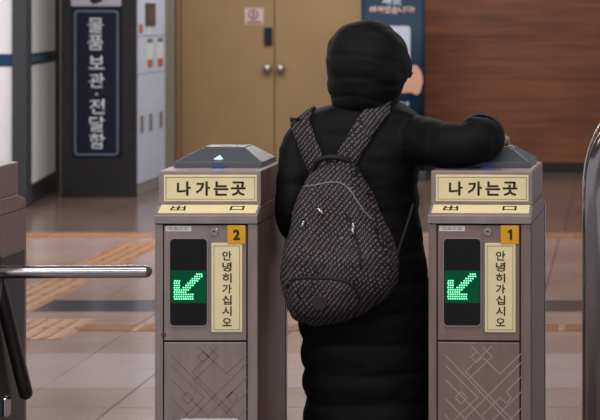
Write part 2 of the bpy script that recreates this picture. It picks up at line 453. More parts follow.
# glazed wall on the left: corner column, face panel and receding frosted window
wall_left = struct(bpy.data.objects.new('wall_left', None)); COL.objects.link(wall_left); wall_left.location = (-4.75, 15.16, 0)
def wp(name, bm, m):
    o = obj(name, bm, m, wall_left); o.location = -Vector(wall_left.location); return o
YL = 15.16
def lx(px, Y=YL): return (px-VX)*Y/FPX
def lz(py, Y=YL): return HC-(py-VY)*Y/FPX
wp('corner_column', box(lx(12), lx(26.5), YL-.01, YL+.14, 0, 3, .006), M['frame'])
wp('white_panel', box(-6.5, lx(12), YL+.03, YL+.1, 0, 3), M['white_panel'])
wp('blue_band', box(-6.5, lx(12), YL+.024, YL+.03, lz(66.5), lz(54)), M['band_blue'])
win = struct(bpy.data.objects.new('window_1', None)); COL.objects.link(win)
A = Vector((lx(26), YL+.02, 0)); B = Vector((lx(60, 16.9), 16.9, 0))
win.location = A; win.rotation_euler.z = math.atan2(B.y-A.y, B.x-A.x); WL = (B-A).length
# local x runs along the wall away from the camera, local -y faces the hall
zb, zt = lz(66.5), lz(54.5)
obj('window_pane', box(0, WL, .02, .05, .16, 3), M['frost'], win)
obj('window_frame', box(0, WL, 0, .06, 0, .16, .006), M['frame_dark'], win)
obj('window_frame', box(WL-.13, WL, 0, .06, .16, 3, .004), M['frame_dark'], win)
obj('window_frame', box(0, .012, 0, .06, .16, 3, .002), M['frame_dark'], win)
bd = obj('navy_band', box(.012, WL-.13, .012, .02, zb, zt), M['band_navy'], win)
bt = bmesh.new()
for k in range(5):
    x = .33+k*.16
    for q in range(3): box(x, x+.1, .009, .012, zb+.028+q*.018, zb+.037+q*.018, bm=bt)
    box(x+.04, x+.055, .009, .012, zb+.026, zb+.075, bm=bt)
obj('faded_lettering', bt, M['band_text'], bd)

# ------------------------------------------------------------------ ticket gates
GW = .147
def gx_(px): return (px-206)/350
def gz_(py): return HC-(py-VY)/350
def frustum(b0, b1, z0, z1, bm=None):
    bm = bm or bmesh.new()
    r = []
    for (x0, x1, y0, y1), z in ((b0, z0), (b1, z1)):
        r.append([(x0, y0, z), (x1, y0, z), (x1, y1, z), (x0, y1, z)])
    return loft(r, bm)
def bevel_all(bm, off, seg=2):
    bmesh.ops.recalc_face_normals(bm, faces=bm.faces)
    bmesh.ops.bevel(bm, geom=list(bm.edges), offset=off, segments=seg, profile=.5, affect='EDGES'); return bm

def make_gate(label, loc, rz, number=None, front=True, steel='steel', etch='etch'):
    g = thing('ticket_gate', label, 'ticket gate', loc, rz, 'row of ticket gates')
    # body: stiles left and right of recessed doors
    b = bmesh.new()
    prism_x([(.014, 0), (.47, 0), (.47, .986), (.462, .995), (.40, 1.012), (.389, 1.017), (.052, 1.017), (.052, .969), (.014, .969)], -GW, GW, bm=b)
    bevel_all(b, .003, 1)
    obj('cabinet', b, M['steel_side'], g)
    obj('seam', box(GW-.001, GW+.0006, .0, .47, .9675, .9695), M['seam'], g)
    obj('seam', box(GW-.001, GW+.0006, .0185, .0245, .0, .968), M['seam'], g)
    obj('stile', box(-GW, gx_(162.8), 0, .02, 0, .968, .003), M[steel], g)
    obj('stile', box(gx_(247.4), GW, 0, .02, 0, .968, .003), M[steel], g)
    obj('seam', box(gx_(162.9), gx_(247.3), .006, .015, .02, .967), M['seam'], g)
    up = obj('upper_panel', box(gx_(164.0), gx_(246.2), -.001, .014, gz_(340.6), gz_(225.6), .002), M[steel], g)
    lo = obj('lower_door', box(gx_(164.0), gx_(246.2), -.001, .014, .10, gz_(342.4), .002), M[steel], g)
    obj('kick_plate', box(gx_(164.0), gx_(246.2), .001, .014, .0, .096, .002), M['steel_side'], g)
    # sloping ledge with cream strip, sign box
    le = obj('ledge', prism_x([(-.008, .970), (-.008, .993), (.0, .9975), (.052, 1.0180), (.052, .970)], -GW-.001, GW+.001, .0015), M['steel_box'], g)
    b = bmesh.new()
    prism_x([(.0015, .9989), (.0495, 1.0178), (.0495, 1.0186), (.0015, .9997)], -GW+.008, GW-.006, bm=b)
    st = obj('cream_strip', b, M['cream'], le)
    sb = obj('sign_box', box(-GW, GW, .053, .39, 1.017, 1.1156, .004), M['steel_side'], g)
    obj('sign_bezel', box(-GW, GW, .05, .066, 1.018, 1.1160, .003), M['steel_box'], sb)
    obj('top_plate', box(-GW+.003, GW-.003, .06, .387, 1.113, 1.1165, .001, 1), M['steel_box'], sb)
    if front:
        # lettering on the slope (tilted flat print)
        sl = math.atan2(.0189, .048)
        for it in (('出', -.086, 0, .044, .030), ('口', .083, 0, .040, .026)):
            tl = letters([it], 0, M['ink'], st, bold=.012, thick=.0008)
            tl.location = (0, .029, 1.0105); tl.rotation_euler = (-(math.pi/2-sl), 0, 0)
        # main sign
        sx0, sx1, sz0, sz1 = -.132, .1365, 1.0285, 1.1045
        sp = obj('sign_plate', box(sx0, sx1, .045, .052, sz0, sz1, .0012, 1), M['cream'], g)
        b = bmesh.new(); e = .006; t = .0011
        ring_plate([(sx0+e, sz0+e), (sx1-e, sz0+e), (sx1-e, sz1-e), (sx0+e, sz1-e)],
                   [(sx0+e+t, sz0+e+t), (sx1-e-t, sz0+e+t), (sx1-e-t, sz1-e-t), (sx0+e+t, sz1-e-t)], .0442, .046, b)
        obj('border_line', b, M['grey_ink'], sp)
        cxs = [-.074, -.019, .033, .083]
        letters([(ch, cx, 1.0655, w_, .041) for ch, cx, w_ in zip('나가는곳', cxs, (.040, .041, .042, .042))], .0455, M['ink'], sp, bold=.03)
        # display window
        o1 = rrect(gx_(170.3), gx_(207.2), gz_(325.5), gz_(238.8), .011); o2 = rrect(gx_(169.2), gx_(208.3), gz_(326.6), gz_(237.7), .014)
        obj('display_glass', plate(o1, -.003, .004), M['black_glass'], up)
        obj('display_rim', ring_plate(o2, o1, -.005, .002), M['rim'], up)
        obj('led_panel', box(gx_(171.3), gx_(206.2), -.0038, -.002, gz_(303), gz_(270.5)), M['led_panel'], up)
        b = bmesh.new(); n = 0
        px0, py0, pt = 174.6, 274.0, 2.25
        for i in range(13):
            for j in range(12):
                on = abs(i+j-11.5) <= 1.6 and i <= 12 and j <= 11
                if i <= 2 and 3 <= j <= 11: on = True
                if j >= 9 and i <= 8: on = True
                if i+(11-j) < 1: on = True
                if on: cyl_y(gx_(px0+i*pt+(j % 2)*.5), gz_(py0+j*pt), -.0052, -.0036, .00235, 8, b)
        obj('green_arrow', b, M['led'], up)['label'] = 'green dot-matrix arrow pointing down left'
        # upright greeting plate
        vx0, vx1, vz0, vz1 = gx_(211.6), gx_(242.3), gz_(332), gz_(243)
        vp = obj('greeting_plate', box(vx0, vx1, -.0045, .002, vz0, vz1, .001, 1), M['cream'], up)
        e, t = .007, .0011
        b = ring_plate([(vx0+e, vz0+e), (vx1-e, vz0+e), (vx1-e, vz1-e), (vx0+e, vz1-e)],
                       [(vx0+e+t, vz0+e+t), (vx1-e-t, vz0+e+t), (vx1-e-t, vz1-e-t), (vx0+e+t, vz1-e-t)], -.0053, -.004)
        obj('border_line', b, M['grey_ink'], vp)
        letters([(ch, gx_(227.2), gz_(255.5+11.05*k), .0265, .0265 if ch != '오' else .023) for k, ch in enumerate('안녕히가십시오')],
                -.0042, M['ink'], vp, bold=.014)
        # number tag, key lock, sticker
        tg = obj('number_tag', box(gx_(227.6), gx_(245.6), -.0062, -.001, gz_(243.8), gz_(225.2), .0008, 1), M['orange'], up)
        if number == '1':
            cx_, cz_ = gx_(237.2), gz_(234.2)
            one = [(.0045, -.015), (.0045, .015), (.0005, .015), (-.0075, .0095), (-.0075, .0045), (-.0018, .0075), (-.0018, -.015)]
            obj('lettering', plate([(cx_+a, cz_+b_) for a, b_ in one], -.0072, -.006), M['ink'], tg)
        else: letters([(number, gx_(236.9), gz_(234.4), .019 if number == '2' else .014, .030)], -.006, M['ink'], tg, bold=.035 if number == '2' else .012)
        b = cyl_y(gx_(214.3), gz_(231.2), -.006, .002, .0118)
        lk = obj('key_lock', bevel_all(b, .0012, 1), M['chrome'], up)
        b = cyl_y(gx_(214.3), gz_(231.2), -.0068, -.0055, .0085)
        obj('lock_core', b, M['rim'], lk)
        obj('keyhole', box(gx_(213.0), gx_(215.4), -.0078, -.006, gz_(231.9), gz_(230.7)), M['seam'], lk)
        sk = obj('serial_sticker', box(gx_(165.6), gx_(191.4), -.0022, .001, gz_(231.3), gz_(225.9)), M['sticker'], up)
        letters([('103-86-01-01' if number == '2' else '103-86-01-00', gx_(178), gz_(228.6), .058, .0085)], -.0021, M['grey_ink'], sk, thick=.0006)
        # etched lattice on the lower door
        b = bmesh.new()
        def L(x0, y0, x1, y1):
            p = Vector((gx_(x0/4.2+420-273.4), gz_(y0/4.2+320))); q = Vector((gx_(x1/4.2+420-273.4), gz_(y1/4.2+320)))
            d = (q-p).normalized()*.00001; nrm = Vector((-(q-p).y, (q-p).x)).normalized()*.0013
            plate([tuple(p+nrm), tuple(p-nrm), tuple(q-nrm), tuple(q+nrm)], -.0016, 0, b)
        for l in ((104, 148, 385, 440), (104, 190, 242, 325), (242, 325, 110, 452), (425, 178, 150, 452), (425, 238, 262, 398),
                  (215, 110, 335, 226), (335, 226, 425, 140), (300, 110, 190, 218), (190, 218, 330, 360), (330, 360, 425, 455),
                  (237, 133, 214, 156), (214, 156, 237, 179), (237, 179, 262, 156), (262, 112, 302, 153), (302, 153, 276, 180), (276, 180, 200, 252), (262, 156, 237, 133),
                  (172, 302, 147, 328), (147, 328, 172, 352), (172, 352, 197, 328), (197, 328, 172, 302),
                  (362, 300, 337, 325), (337, 325, 362, 349), (362, 349, 384, 325), (384, 325, 362, 300),
                  (104, 250, 225, 372), (225, 372, 300, 452), (425, 300, 340, 385), (340, 385, 275, 452), (104, 330, 225, 452),
                  (425, 370, 345, 452), (104, 400, 155, 452)):
            L(*l)
        obj('etched_pattern', b, M[etch], lo)
    if not front: return g
    # card reader on the top
    rd = obj('reader_base', box(-.13, .13, .16, .385, 1.114, 1.134, .004), M['reader'], g)
    obj('reader_cowl', bevel_all(frustum((-.128, .128, .162, .383), (-.066, .070, .235, .345), 1.133, 1.168), .004), M['reader'], rd)
    obj('reader_pad', box(-.060, .064,   .24, .34, 1.167, 1.1715, .002), M['reader_top'], rd)
    # triangle light on the front slope
    def slope(xl, f):     # point on the cowl's front slope
        return Vector((xl, .162+(.235-.162)*f-.002, 1.134+(.168-.134)*f+.0025))
    b = bmesh.new()
    v = [slope(-.0135, .10), slope(.0135, .10), slope(.0, .38)]
    n = Vector((0, -.47, .88)).normalized()*.0015
    a_ = [b.verts.new(p) for p in v]; c_ = [b.verts.new(p+n) for p in v]
    b.faces.new(a_); b.faces.new(c_)
    for i in range(3): b.faces.new((a_[i], a_[(i+1) % 3], c_[(i+1) % 3], c_[i]))
    obj('arrow_light', b, M['tri'], rd)
    obj('indicator_and_glint', box(-.012, .026, .128, .16, 1.1150, 1.121, .002), M['blue_lamp_and_glint'], g)  # indicator on the right gate; on the middle one imitates a blue reflection
    obj('corner_trim', box(GW-.010, GW+.003, .455, .474, 0, .985, .003), M['chrome'], g)
    return g

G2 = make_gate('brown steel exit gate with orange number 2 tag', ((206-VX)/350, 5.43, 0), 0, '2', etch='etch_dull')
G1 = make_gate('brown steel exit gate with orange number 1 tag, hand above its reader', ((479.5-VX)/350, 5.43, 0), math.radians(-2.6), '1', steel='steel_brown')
G3 = make_gate('brown gate at left photo edge with black side and chrome turnstile bar', ((-76.5-VX)/350, 5.43, 0), 0, None, front=False)
# extras of single gates
obj('rust_spot', cyl_y(gx_(163.6), gz_(335), -.0012, .004, .0075, 10), M['rust'], G2)
lab = obj('paper_label', box(gx_(181), gx_(238), -.0022, .0, gz_(432), gz_(418.6)), M['sticker'], G2)
# turnstile on the leftmost gate (local coordinates)
gl = Vector(G3.location)
sp_ = obj('side_panel', box(GW-.002, GW+.006, .03, .435, .03, .843, .004), M['black_panel'], G3)
HY, HZ = .12, .814
hub = obj('turnstile_hub', tube([(GW+.004, HY, HZ), (GW+.026, HY, HZ)], .05, 24, round_end=False), M['dark_arm'], G3, True)
tip = (152.5-VX)*(5.43+HY)/FPX-gl.x
obj('turnstile_arm', tube([(GW+.02, HY, HZ), (tip-.02, HY, HZ+.002)], .0188, 20), M['chrome'], hub, True)
obj('turnstile_arm', tube([(GW+.024, HY+.01, HZ-.03), (GW+.043, .325, .42)], .021, 16), M['dark_arm'], hub, True)
obj('turnstile_arm', tube([(GW+.024, HY-.02, HZ-.03), (GW+.043, -.10, .44)], .021, 16), M['dark_arm'], hub, True)
obj('hinge_plate', box(GW+.004, GW+.016, .225, .275, .365, .425, .006), M['chrome'], sp_)

# ------------------------------------------------------------------ polished barrier at the right edge
Yb = 5.3
bl = (582.5-VX)*Yb/FPX
zt_ = 1.30
br = thing('steel_barrier', 'polished stainless steel barrier with rounded top at right photo edge', 'barrier', (bl+.25, Yb, 0))
def bpart(name, bm, m, sm=False):
    o = obj(name, bm, m, None, sm); return worldpart(o, br)
out = []
for k in range(13):
    a = math.pi-math.pi/2*k/12; out.append((bl+.11+.11*math.cos(a), zt_-.22+.22*math.sin(a)))
outline = [(bl, .02)]+out+[(bl+.5-.11+.11*math.cos(math.pi/2-math.pi/2*k/12), zt_-.22+.22*math.sin(math.pi/2-math.pi/2*k/12)) for k in range(13)]+[(bl+.5, .02)]
path = [Vector((x, Yb, z)) for x, z in outline]
bpart('bent_tube', tube([Vector((x+(.03 if x < bl+.25 else -.03)*(1 if 1 else 0), Yb, z-.03 if z > .1 else z)) for x, z in outline], .03, 24, flat=1.0), M['mirror'], True)
bpart('edge_trim', tube([Vector((x+(.002 if x < bl+.25 else -.002), Yb-.004, z)) for x, z in outline], .0028, 8), M['chrome'], True)
ins = [(x+(bl+.25-x)*.10, (z-.6)*.955+.6) for x, z in outline]
bpart('infill_panel', plate(ins, Yb-.012, Yb+.012), M['black_panel'])
bpart('foot_plate', box(bl-.03, bl+.1, Yb-.06, Yb+.06, 0, .02, .004), M['chrome'])
bpart('foot_plate', box(bl+.4, bl+.53, Yb-.06, Yb+.06, 0, .02, .004), M['chrome'])

# ------------------------------------------------------------------ parcel lockers
YP = 1.58*FPX/187                         # end panel depth
sP = FPX/YP
def px_(x): return (x-VX)/sP
def pz_(y): return HC-(y-VY)/sP
XL = px_(135); Y1 = 17.12
lk = thing('parcel_locker', 'lilac-white parcel locker bank with charcoal end panel beside tan door', 'locker', ((px_(61)+XL)/2, (YP+Y1)/2, 0))
def lp(name, bm, m, par=None):
    o = obj(name, bm, m)
    if par: o.parent = par
    else: worldpart(o, lk)
    return o
lp('end_panel', box(px_(61), XL+.004, YP, YP+.06, 0, 2.6, .004), M['charcoal'])
lp('carcass', box(px_(61), XL-.02, YP+.06, Y1, .02, 2.5), M['locker_gap'])
lp('plinth', box(px_(75), XL-.004, YP+.06, Y1, 0, .09, .003), M['plinth'])
zs = [.095, 1.03, 1.352, 1.75, 2.1, 2.5]
cols = [YP+.065, YP+.34, YP+.68, Y1]
doors = []
for c in range(3):
    for r in range(5):
        d = lp('locker_door', box(XL-.02, XL, cols[c]+.002, cols[c+1]-.002, zs[r]+.003, zs[r+1]-.003, .003, 1), M['locker'])
        yc = (cols[c]+cols[c+1])/2
        if r == 0:
            lp('handle', box(XL, XL+.02, yc-.02, yc+.02, .53, .68, .006), M['locker_handle'], d)
        if r == 1 and c > 0:
            s = lp('sticker', box(XL-.001, XL+.002, yc-.09, yc+.09, 1.08, 1.33), M['sticker'], d)
            lp('red_mark', box(XL+.001, XL+.0035, yc-.09, yc+.09, 1.08, 1.15), M['red'], s)
            lp('dark_mark', box(XL+.001, XL+.0035, yc-.09, yc+.09, 1.295, 1.33), M['grey_ink'], s)
        if r == 2 and c == 1:
            s = lp('touch_screen', box(XL-.001, XL+.012, yc-.165, yc+.165, 1.44, 1.64, .004), M['screen'], d)
            lp('keypad', box(XL-.001, XL+.008, yc-.09, yc-.01, 1.37, 1.44, .003), M['sticker'], d)
        if r == 2 and c == 0:
            lp('red_mark', box(XL-.001, XL+.002, yc-.07, yc+.05, 1.38, 1.46), M['red'], d)
for px, py in ((64.5, 135), (131.5, 135), (64.5, 30), (131.5, 30), (64.5, 185), (131.5, 185)):
    lp('bolt', cyl_y(px_(px), pz_(py), YP-.004, YP+.01, .008, 10), M['frame'])
# sign boards on the end panel
sg = thing('locker_sign', 'navy upright sign with white letters and pale outline on charcoal panel', 'sign', (px_(97), YP-.012, pz_(157)))
def sgp(name, bm, m):
    return worldpart(obj(name, bm, m), sg)
sgp('board', plate(rrect(px_(72.5), px_(121.5), pz_(157), pz_(6.8), .01), YP-.014, YP-.0045), M['navy'])
o1 = rrect(px_(75), px_(118.8), pz_(155), pz_(10.5), .03); o2 = rrect(px_(76.3), px_(117.5), pz_(153.7), pz_(11.8), .022)
sgp('outline', ring_plate(o1, o2, YP-.017, YP-.013), M['sign_line'])
o = letters([(ch, px_(x), pz_(y_), 15.5/sP, h_/sP) for ch, x, y_, h_ in
             (('물', 96, 25.5, 15), ('품', 96, 42.5, 15), ('보', 97, 62.5, 13.5), ('관', 97, 80.5, 14.5), ('전', 97.5, 106.5, 15), ('달', 97.5, 124, 15.5), ('함', 97.5, 141, 15.5))]
            +[('·', px_(97), pz_(94), .022, .022)], YP-.0145, M['sign_white'], None, bold=.015)
worldpart(o, sg)
ar = thing('arrow_sign', 'grey panel with dark arrow above the navy locker sign', 'sign', (px_(97), YP-.012, pz_(6.3)))
worldpart(obj('board', box(px_(71.5), px_(121.5), YP-.016, YP-.0045, pz_(6.3), pz_(-34), .003, 1), M['lilac']), ar)
cx = px_(95.5)
pts = [(cx-.03, pz_(-28)), (cx+.03, pz_(-28)), (cx+.03, pz_(-4)), (cx+.07, pz_(1)), (cx-.012, pz_(4.6)), (cx-.05, pz_(0)), (cx-.03, pz_(-3))]
worldpart(obj('dark_arrow', plate(pts, YP-.019, YP-.015), M['seam']), ar)

# ------------------------------------------------------------------ standing banner
YB = 17.7; sB = FPX/YB
def ux(x): return (x-VX)/sB
def uz(y): return HC-(y-VY)/sB
bn = thing('roll_up_banner', 'navy roll-up banner printed with a phone in a hand, behind hooded person', 'banner', (ux(393), YB, 0))
def bnp(name, bm, m, par=None, sm=False):
    o = obj(name, bm, m, par, sm)
    return o if par else worldpart(o, bn)
b = bmesh.new()
prof = []
for k in range(13):
    t = k/12; prof.append((ux(361)+(ux(425)-ux(361))*t, YB-.02*math.sin(math.pi*t)))
F = [[b.verts.new((x, y_, z)) for x, y_ in prof] for z in (.08, 1.98)]
Bk = [[b.verts.new((x, y_+.004, z)) for x, y_ in prof] for z in (.08, 1.98)]
for k in range(12):
    b.faces.new((F[0][k], F[0][k+1], F[1][k+1], F[1][k])); b.faces.new((Bk[0][k], Bk[0][k+1], Bk[1][k+1], Bk[1][k]))
    b.faces.new((F[0][k], F[0][k+1], Bk[0][k+1], Bk[0][k])); b.faces.new((F[1][k], F[1][k+1], Bk[1][k+1], Bk[1][k]))
for k in (0, 12): b.faces.new((F[0][k], F[1][k], Bk[1][k], Bk[0][k]))
pr = bnp('printed_sheet', b, M['banner'], None, True)
bnp('base', box(ux(359), ux(427), YB-.06, YB+.06, 0, .08, .01), M['frame'])
bnp('top_rail', box(ux(360), ux(426), YB-.03, YB+.012, 1.97, 2.0, .006), M['frame'])
bnp('support_pole', tube([(ux(393), YB+.03, .06), (ux(393), YB+.02, 1.99)], .01, 8), M['frame'])
yf = YB-.021
o = letters([('새로', ux(392), uz(1.5), 20/sB, 7.5/sB)], yf, M['banner_text'], pr, bold=.02, thick=.001)
o = letters([('바뀌었습니다!', ux(392.5), uz(10), 44/sB, 7.5/sB)], yf+.001, M['banner_peach'], pr, bold=.02, thick=.002)
o = letters([('이용안내', ux(396), uz(104), 26/sB, 5/sB)], yf, M['banner_text'], pr, bold=.01, thick=.001)
obj('printed_phone', plate(rrect(ux(378), ux(410.5), uz(91), uz(26), .03), yf-.002, yf+.003), M['phone'], pr)
hp = [(403, 86), (398, 91), (404, 93), (411, 92), (417, 95), (420.5, 92), (423, 82), (422.5, 75), (420, 69), (417, 65.5), (413, 65), (411, 70), (409.5, 78)]
obj('printed_hand', plate([(ux(x), uz(y_)) for x, y_ in hp], yf-.0035, yf+.002), M['skin_print'], pr)

# ------------------------------------------------------------------ person in the long padded coat
Y0 = 5.74
def Q(px, py, dy=0): return P(px, py, Y0+dy)
pc = P(362, 200, Y0)
person = thing('person', 'person in long black hooded padded coat reaching over the reader', 'person', (pc.x, Y0, 0))
def ell(py, l, r, dy, yoff=0, n=56, puff=0):
    c = Q((l+r)/2, py); c.y += yoff; rx = (r-l)/2*Y0/FPX
    out = []
    for k in range(n):
        a = 2*math.pi*k/n; ca, sa = math.cos(a), math.sin(a); e = .82
        out.append(Vector((c.x+(rx+puff)*math.copysign(abs(ca)**e, ca), c.y+(dy+puff)*math.copysign(abs(sa)**e, sa), c.z)))
    return out
prof = [(100, 338, 392, .085, .02), (104, 330, 402, .09, .02), (108, 319, 412, .10, .015), (113, 308, 420, .108, .01), (119, 300, 426, .115, .01), (128, 295, 428, .122, .005), (140, 294, 427, .13, 0),
        (160, 293, 421, .14, 0), (185, 292, 418, .142, 0), (210, 291, 420, .145, 0), (240, 293, 424, .15, 0), (280, 297, 431, .155, 0),
        (330, 301, 433, .16, 0), (380, 303, 434, .165, 0), (430, 304, 434, .17, 0), (480, 305, 434, .17, 0), (500, 306, 433, .165, 0)]
rings = []
PITCH = 29.5
yy = 100.0
while yy <= 500:
    for a, b2 in zip(prof, prof[1:]):
        if a[0] <= yy <= b2[0]:
            t = (yy-a[0])/(b2[0]-a[0]); t2 = t
            v = [a[i]+(b2[i]-a[i])*t2 for i in range(5)]; break
    ph = ((yy-337)/PITCH) % 1.0
    amp = .002+.013*min(1, max(0, (yy-230)/90))
    puff = amp*(math.sqrt(max(0, 1-(2*ph-1)**2))-.75)
    rings.append(ell(yy, v[1]+1.5, v[2]-1.5, v[3], v[4], puff=puff)); yy += 2.0
bm = loft(rings)
def sleeve(pts, rads, seg, amp, bm):
    pp = catmull(pts, 10); rr = lerp_list(rads, 10)
    L = 0; out = []
    for i, p in enumerate(pp):
        if i: L += (p-pp[i-1]).length
        ph = (L/seg) % 1
        out.append(rr[i]+amp*(math.sqrt(max(0, 1-(2*ph-1)**2))-.7))
    return tube(pp, out, 24, bm)
# right arm: shoulder, elbow swung back towards the viewer, cuff above the reader
ra = [P(404, 138, 5.74), P(424, 141, 5.67), P(446, 146, 5.575), P(466, 145, 5.545), P(476, 141, 5.555), P(483.5, 138.5, 5.58)]
sleeve(ra, [.064, .074, .066, .062, .064, .062], .11, .004, bm)
cuff = [P(470, 142.5, 5.56), P(476.5, 139.5, 5.56), P(480, 138, 5.58), P(482, 137.5, 5.61)]
tube(cuff, [.062, .070, .068, .052], 28, bm)
tube([P(479.5, 138, 5.58), P(482.5, 137, 5.625)], [.066, .062], 28, bm)
HEM = [P(480, 138, 5.583), P(482.5, 137, 5.63)]
# left arm down, elbow back, forearm into pocket
la = [P(306, 137, 5.74), P(298, 155, 5.70), P(294, 185, 5.655), P(292, 208, 5.645), P(299, 230, 5.70), P(313, 246, 5.84)]
sleeve(la, [.056, .056, .052, .052, .052, .05], .11, .004, bm)
# collar under the hood
coat_me = remeshed(bm, .0065, 2)
def crumple(me, amp, sc, sx=1, sz=1):
    data = [(v.co.copy(), v.normal.copy()) for v in me.vertices]; flat = []
    for c, nm in data:
        p = Vector((c.x*sc*sx, c.y*sc, c.z*sc*sz))
        n_ = noise.noise(p)+.5*noise.noise(p*2.3+Vector((3, 1, 7)))
        flat.extend(c+nm*(amp*(n_ if n_ < 0 else n_*.6)))
    me.vertices.foreach_set('co', flat); me.update()
crumple(coat_me, .0085, 9, .55, 1.7)
coat = worldpart(obj('coat', coat_me, M['coat'], None, True), person)
def torus(c, ax, R_, r_, n=36, m_=8):
    ax = ax.normalized(); u = ax.orthogonal().normalized(); v = ax.cross(u); rg = []
    for k in range(n+1):
        a = 2*math.pi*k/n; d = u*math.cos(a)+v*math.sin(a)
        rg.append([c+d*R_+(d*math.cos(2*math.pi*q/m_)+ax*math.sin(2*math.pi*q/m_))*r_ for q in range(m_)])
    return loft(rg, closed=False)
hx_ = (HEM[1]-HEM[0])
for f_, R_ in ((.35, .068), (.8, .064)):
    obj('cuff_hem', torus(HEM[0]+hx_*f_, hx_, R_, .0045), M['hem'], coat, True)
cv = [v.co.copy() for v in coat_me.vertices]; cf = [tuple(p.vertices) for p in coat_me.polygons]
BV = BVHTree.FromPolygons(cv, cf)

# hood: open towards the front (away from the viewer)
hp_ = [(19.5, 362, 374), (22, 352, 383), (26, 343, 391), (32, 335.5, 398), (40, 330, 404), (50, 326.5, 408), (60, 325.5, 410), (70, 326, 410.5), (80, 327.5, 408),
       (90, 329, 403.5), (98, 330, 399), (104, 331, 397), (110, 334, 394), (118, 339, 389)]
hd = [.02, .055, .085, .108, .125, .138, .142, .142, .138, .13, .12, .113, .10, .085]
rings = []
NH = 64
hoodp = []
for (a, b2), (d0, d1) in zip(zip(hp_, hp_[1:]), zip(hd, hd[1:])):
    for k in range(4):
        t = k/4; hoodp.append(([a[i]+(b2[i]-a[i])*t for i in range(3)], d0+(d1-d0)*t))
hoodp.append((list(hp_[-1]), hd[-1]))
bm = bmesh.new(); R = []
seams = [36, 57, 80, 98]
for (py, l, r), d in hoodp:
    c = Q((l+r)/2, py); rx = (r-l)/2*Y0/FPX
    s = min(abs(py-q) for q in seams); puff = 0
    ring = []
    for k in range(NH):
        a = 2*math.pi*k/NH
        ww = .0022*math.sin(3*a+py*.12)+.0016*math.sin(5*a-py*.17)
        sy = py+7*math.cos(a)*math.sin(a*1.0+.4)+3*math.sin(a*3)
        s = min(abs(sy-q) for q in seams); e = -.0034*math.exp(-(s/2.4)**2)*min(1, (py-18)/14)+ww*min(1, (py-18)/20)
        ring.append(bm.verts.new((c.x+(rx+e)*math.cos(a), c.y+.01+(d+e)*math.sin(a), c.z)))
    R.append(ring)
face_c = Q(378, 70, .15)
for i in range(len(R)-1):
    for k in range(NH):
        q = [R[i][k], R[i][(k+1) % NH], R[i+1][(k+1) % NH], R[i+1][k]]
        m_ = sum((v.co for v in q), Vector())/4
        if m_.y > Y0+.055 and abs(m_.x-face_c.x) < .085 and abs(m_.z-face_c.z) < .115: continue
        bm.faces.new(q)
bm.faces.new(R[0])
bmesh.ops.delete(bm, geom=[v for v in bm.verts if not v.link_faces], context='VERTS')
bmesh.ops.recalc_face_normals(bm, faces=bm.faces)
ho = obj('hood', bm, M['hood'], None, True); worldpart(ho, person)
so = ho.modifiers.new('thickness', 'SOLIDIFY'); so.thickness = .012; so.offset = -1
crumple(ho.data, .006, 11, .6, 1.5)
ss = ho.modifiers.new('soft', 'SUBSURF'); ss.levels = 1; ss.render_levels = 1
# tip of the hood's drawn edge
worldpart(obj('hood_toggle', tube([P(407, 71, 5.80), P(411.5, 73, 5.82), P(409.5, 77, 5.82)], [.006, .005, .004], 8), M['webbing'], None, True), person)

# body (head, neck, torso, arms with hands, legs) as one continuous surface
bm = bmesh.new()
hc = Q(370, 64, .035)
def ellips(c, rx, ry, rz, bm, n=20, m_=14, f=None):
    rings = []
    for i in range(1, m_):
        th = math.pi*i/m_; z = math.cos(th); s = math.sin(th)
        ring = []
        for k in range(n):
            a = 2*math.pi*k/n; p = Vector((rx*s*math.cos(a), ry*s*math.sin(a), rz*z))
            if f: p = f(p)
            ring.append(c+p)
        rings.append(ring)
    return loft(rings, bm)
def headf(p):
    t = max(0, -p.z/.115)
    return Vector((p.x*(1-.32*t*t), p.y*(1-.12*t)+(.012*t if p.y > 0 else -.02*t), p.z))
ellips(hc, .074, .094, .118, bm, f=headf)
tube([hc+Vector((0, .088, .022)), hc+Vector((0, .098, .0)), hc+Vector((0, .108, -.018)), hc+Vector((0, .098, -.026))], [.007, .009, .0125, .008], 10, bm)      # nose
for s in (-1, 1):
    ellips(hc+Vector((s*.075, -.008, -.005)), .008, .018, .030, bm, 12, 8)                       # ears
    tube([hc+Vector((s*.014, .088, .030)), hc+Vector((s*.045, .078, .034))], .008, 8, bm)      # brows
tube([hc+Vector((0, -.012, -.075)), Q(366, 112, 0), Q(364, 128, 0)], [.052, .056, .07], 16, bm)
tor = [Q(362, 122), Q(361, 145), Q(359, 185), Q(360, 225), Q(362, 262)]
for p in tor: p.y += .0
rings = []
for p, rx, ry in zip(tor, (.10, .135, .12, .115, .12), (.07, .09, .09, .09, .095)):
    rings.append([p+Vector((rx*math.cos(a*math.pi/12), ry*math.sin(a*math.pi/12), 0)) for a in range(24)])
loft(rings, bm)
wr = P(491.5, 135.5, 5.68)
tube([P(404, 138, 5.74), P(446, 146, 5.575), P(470, 144, 5.555), P(486, 139, 5.63), wr], [.045, .038, .034, .028, .024], 14, bm)
tube([P(306, 137, 5.74), P(292, 200, 5.65), P(299, 230, 5.70), P(315, 248, 5.84)], [.045, .038, .034, .026], 14, bm)
for s, x in ((-1, 345), (1, 381)):
    hip = P(x, 255, Y0); 
    tube([hip, Vector((hip.x, Y0+.01, .50)), Vector((hip.x, Y0-.01, .10))], [.078, .055, .04], 16, bm)
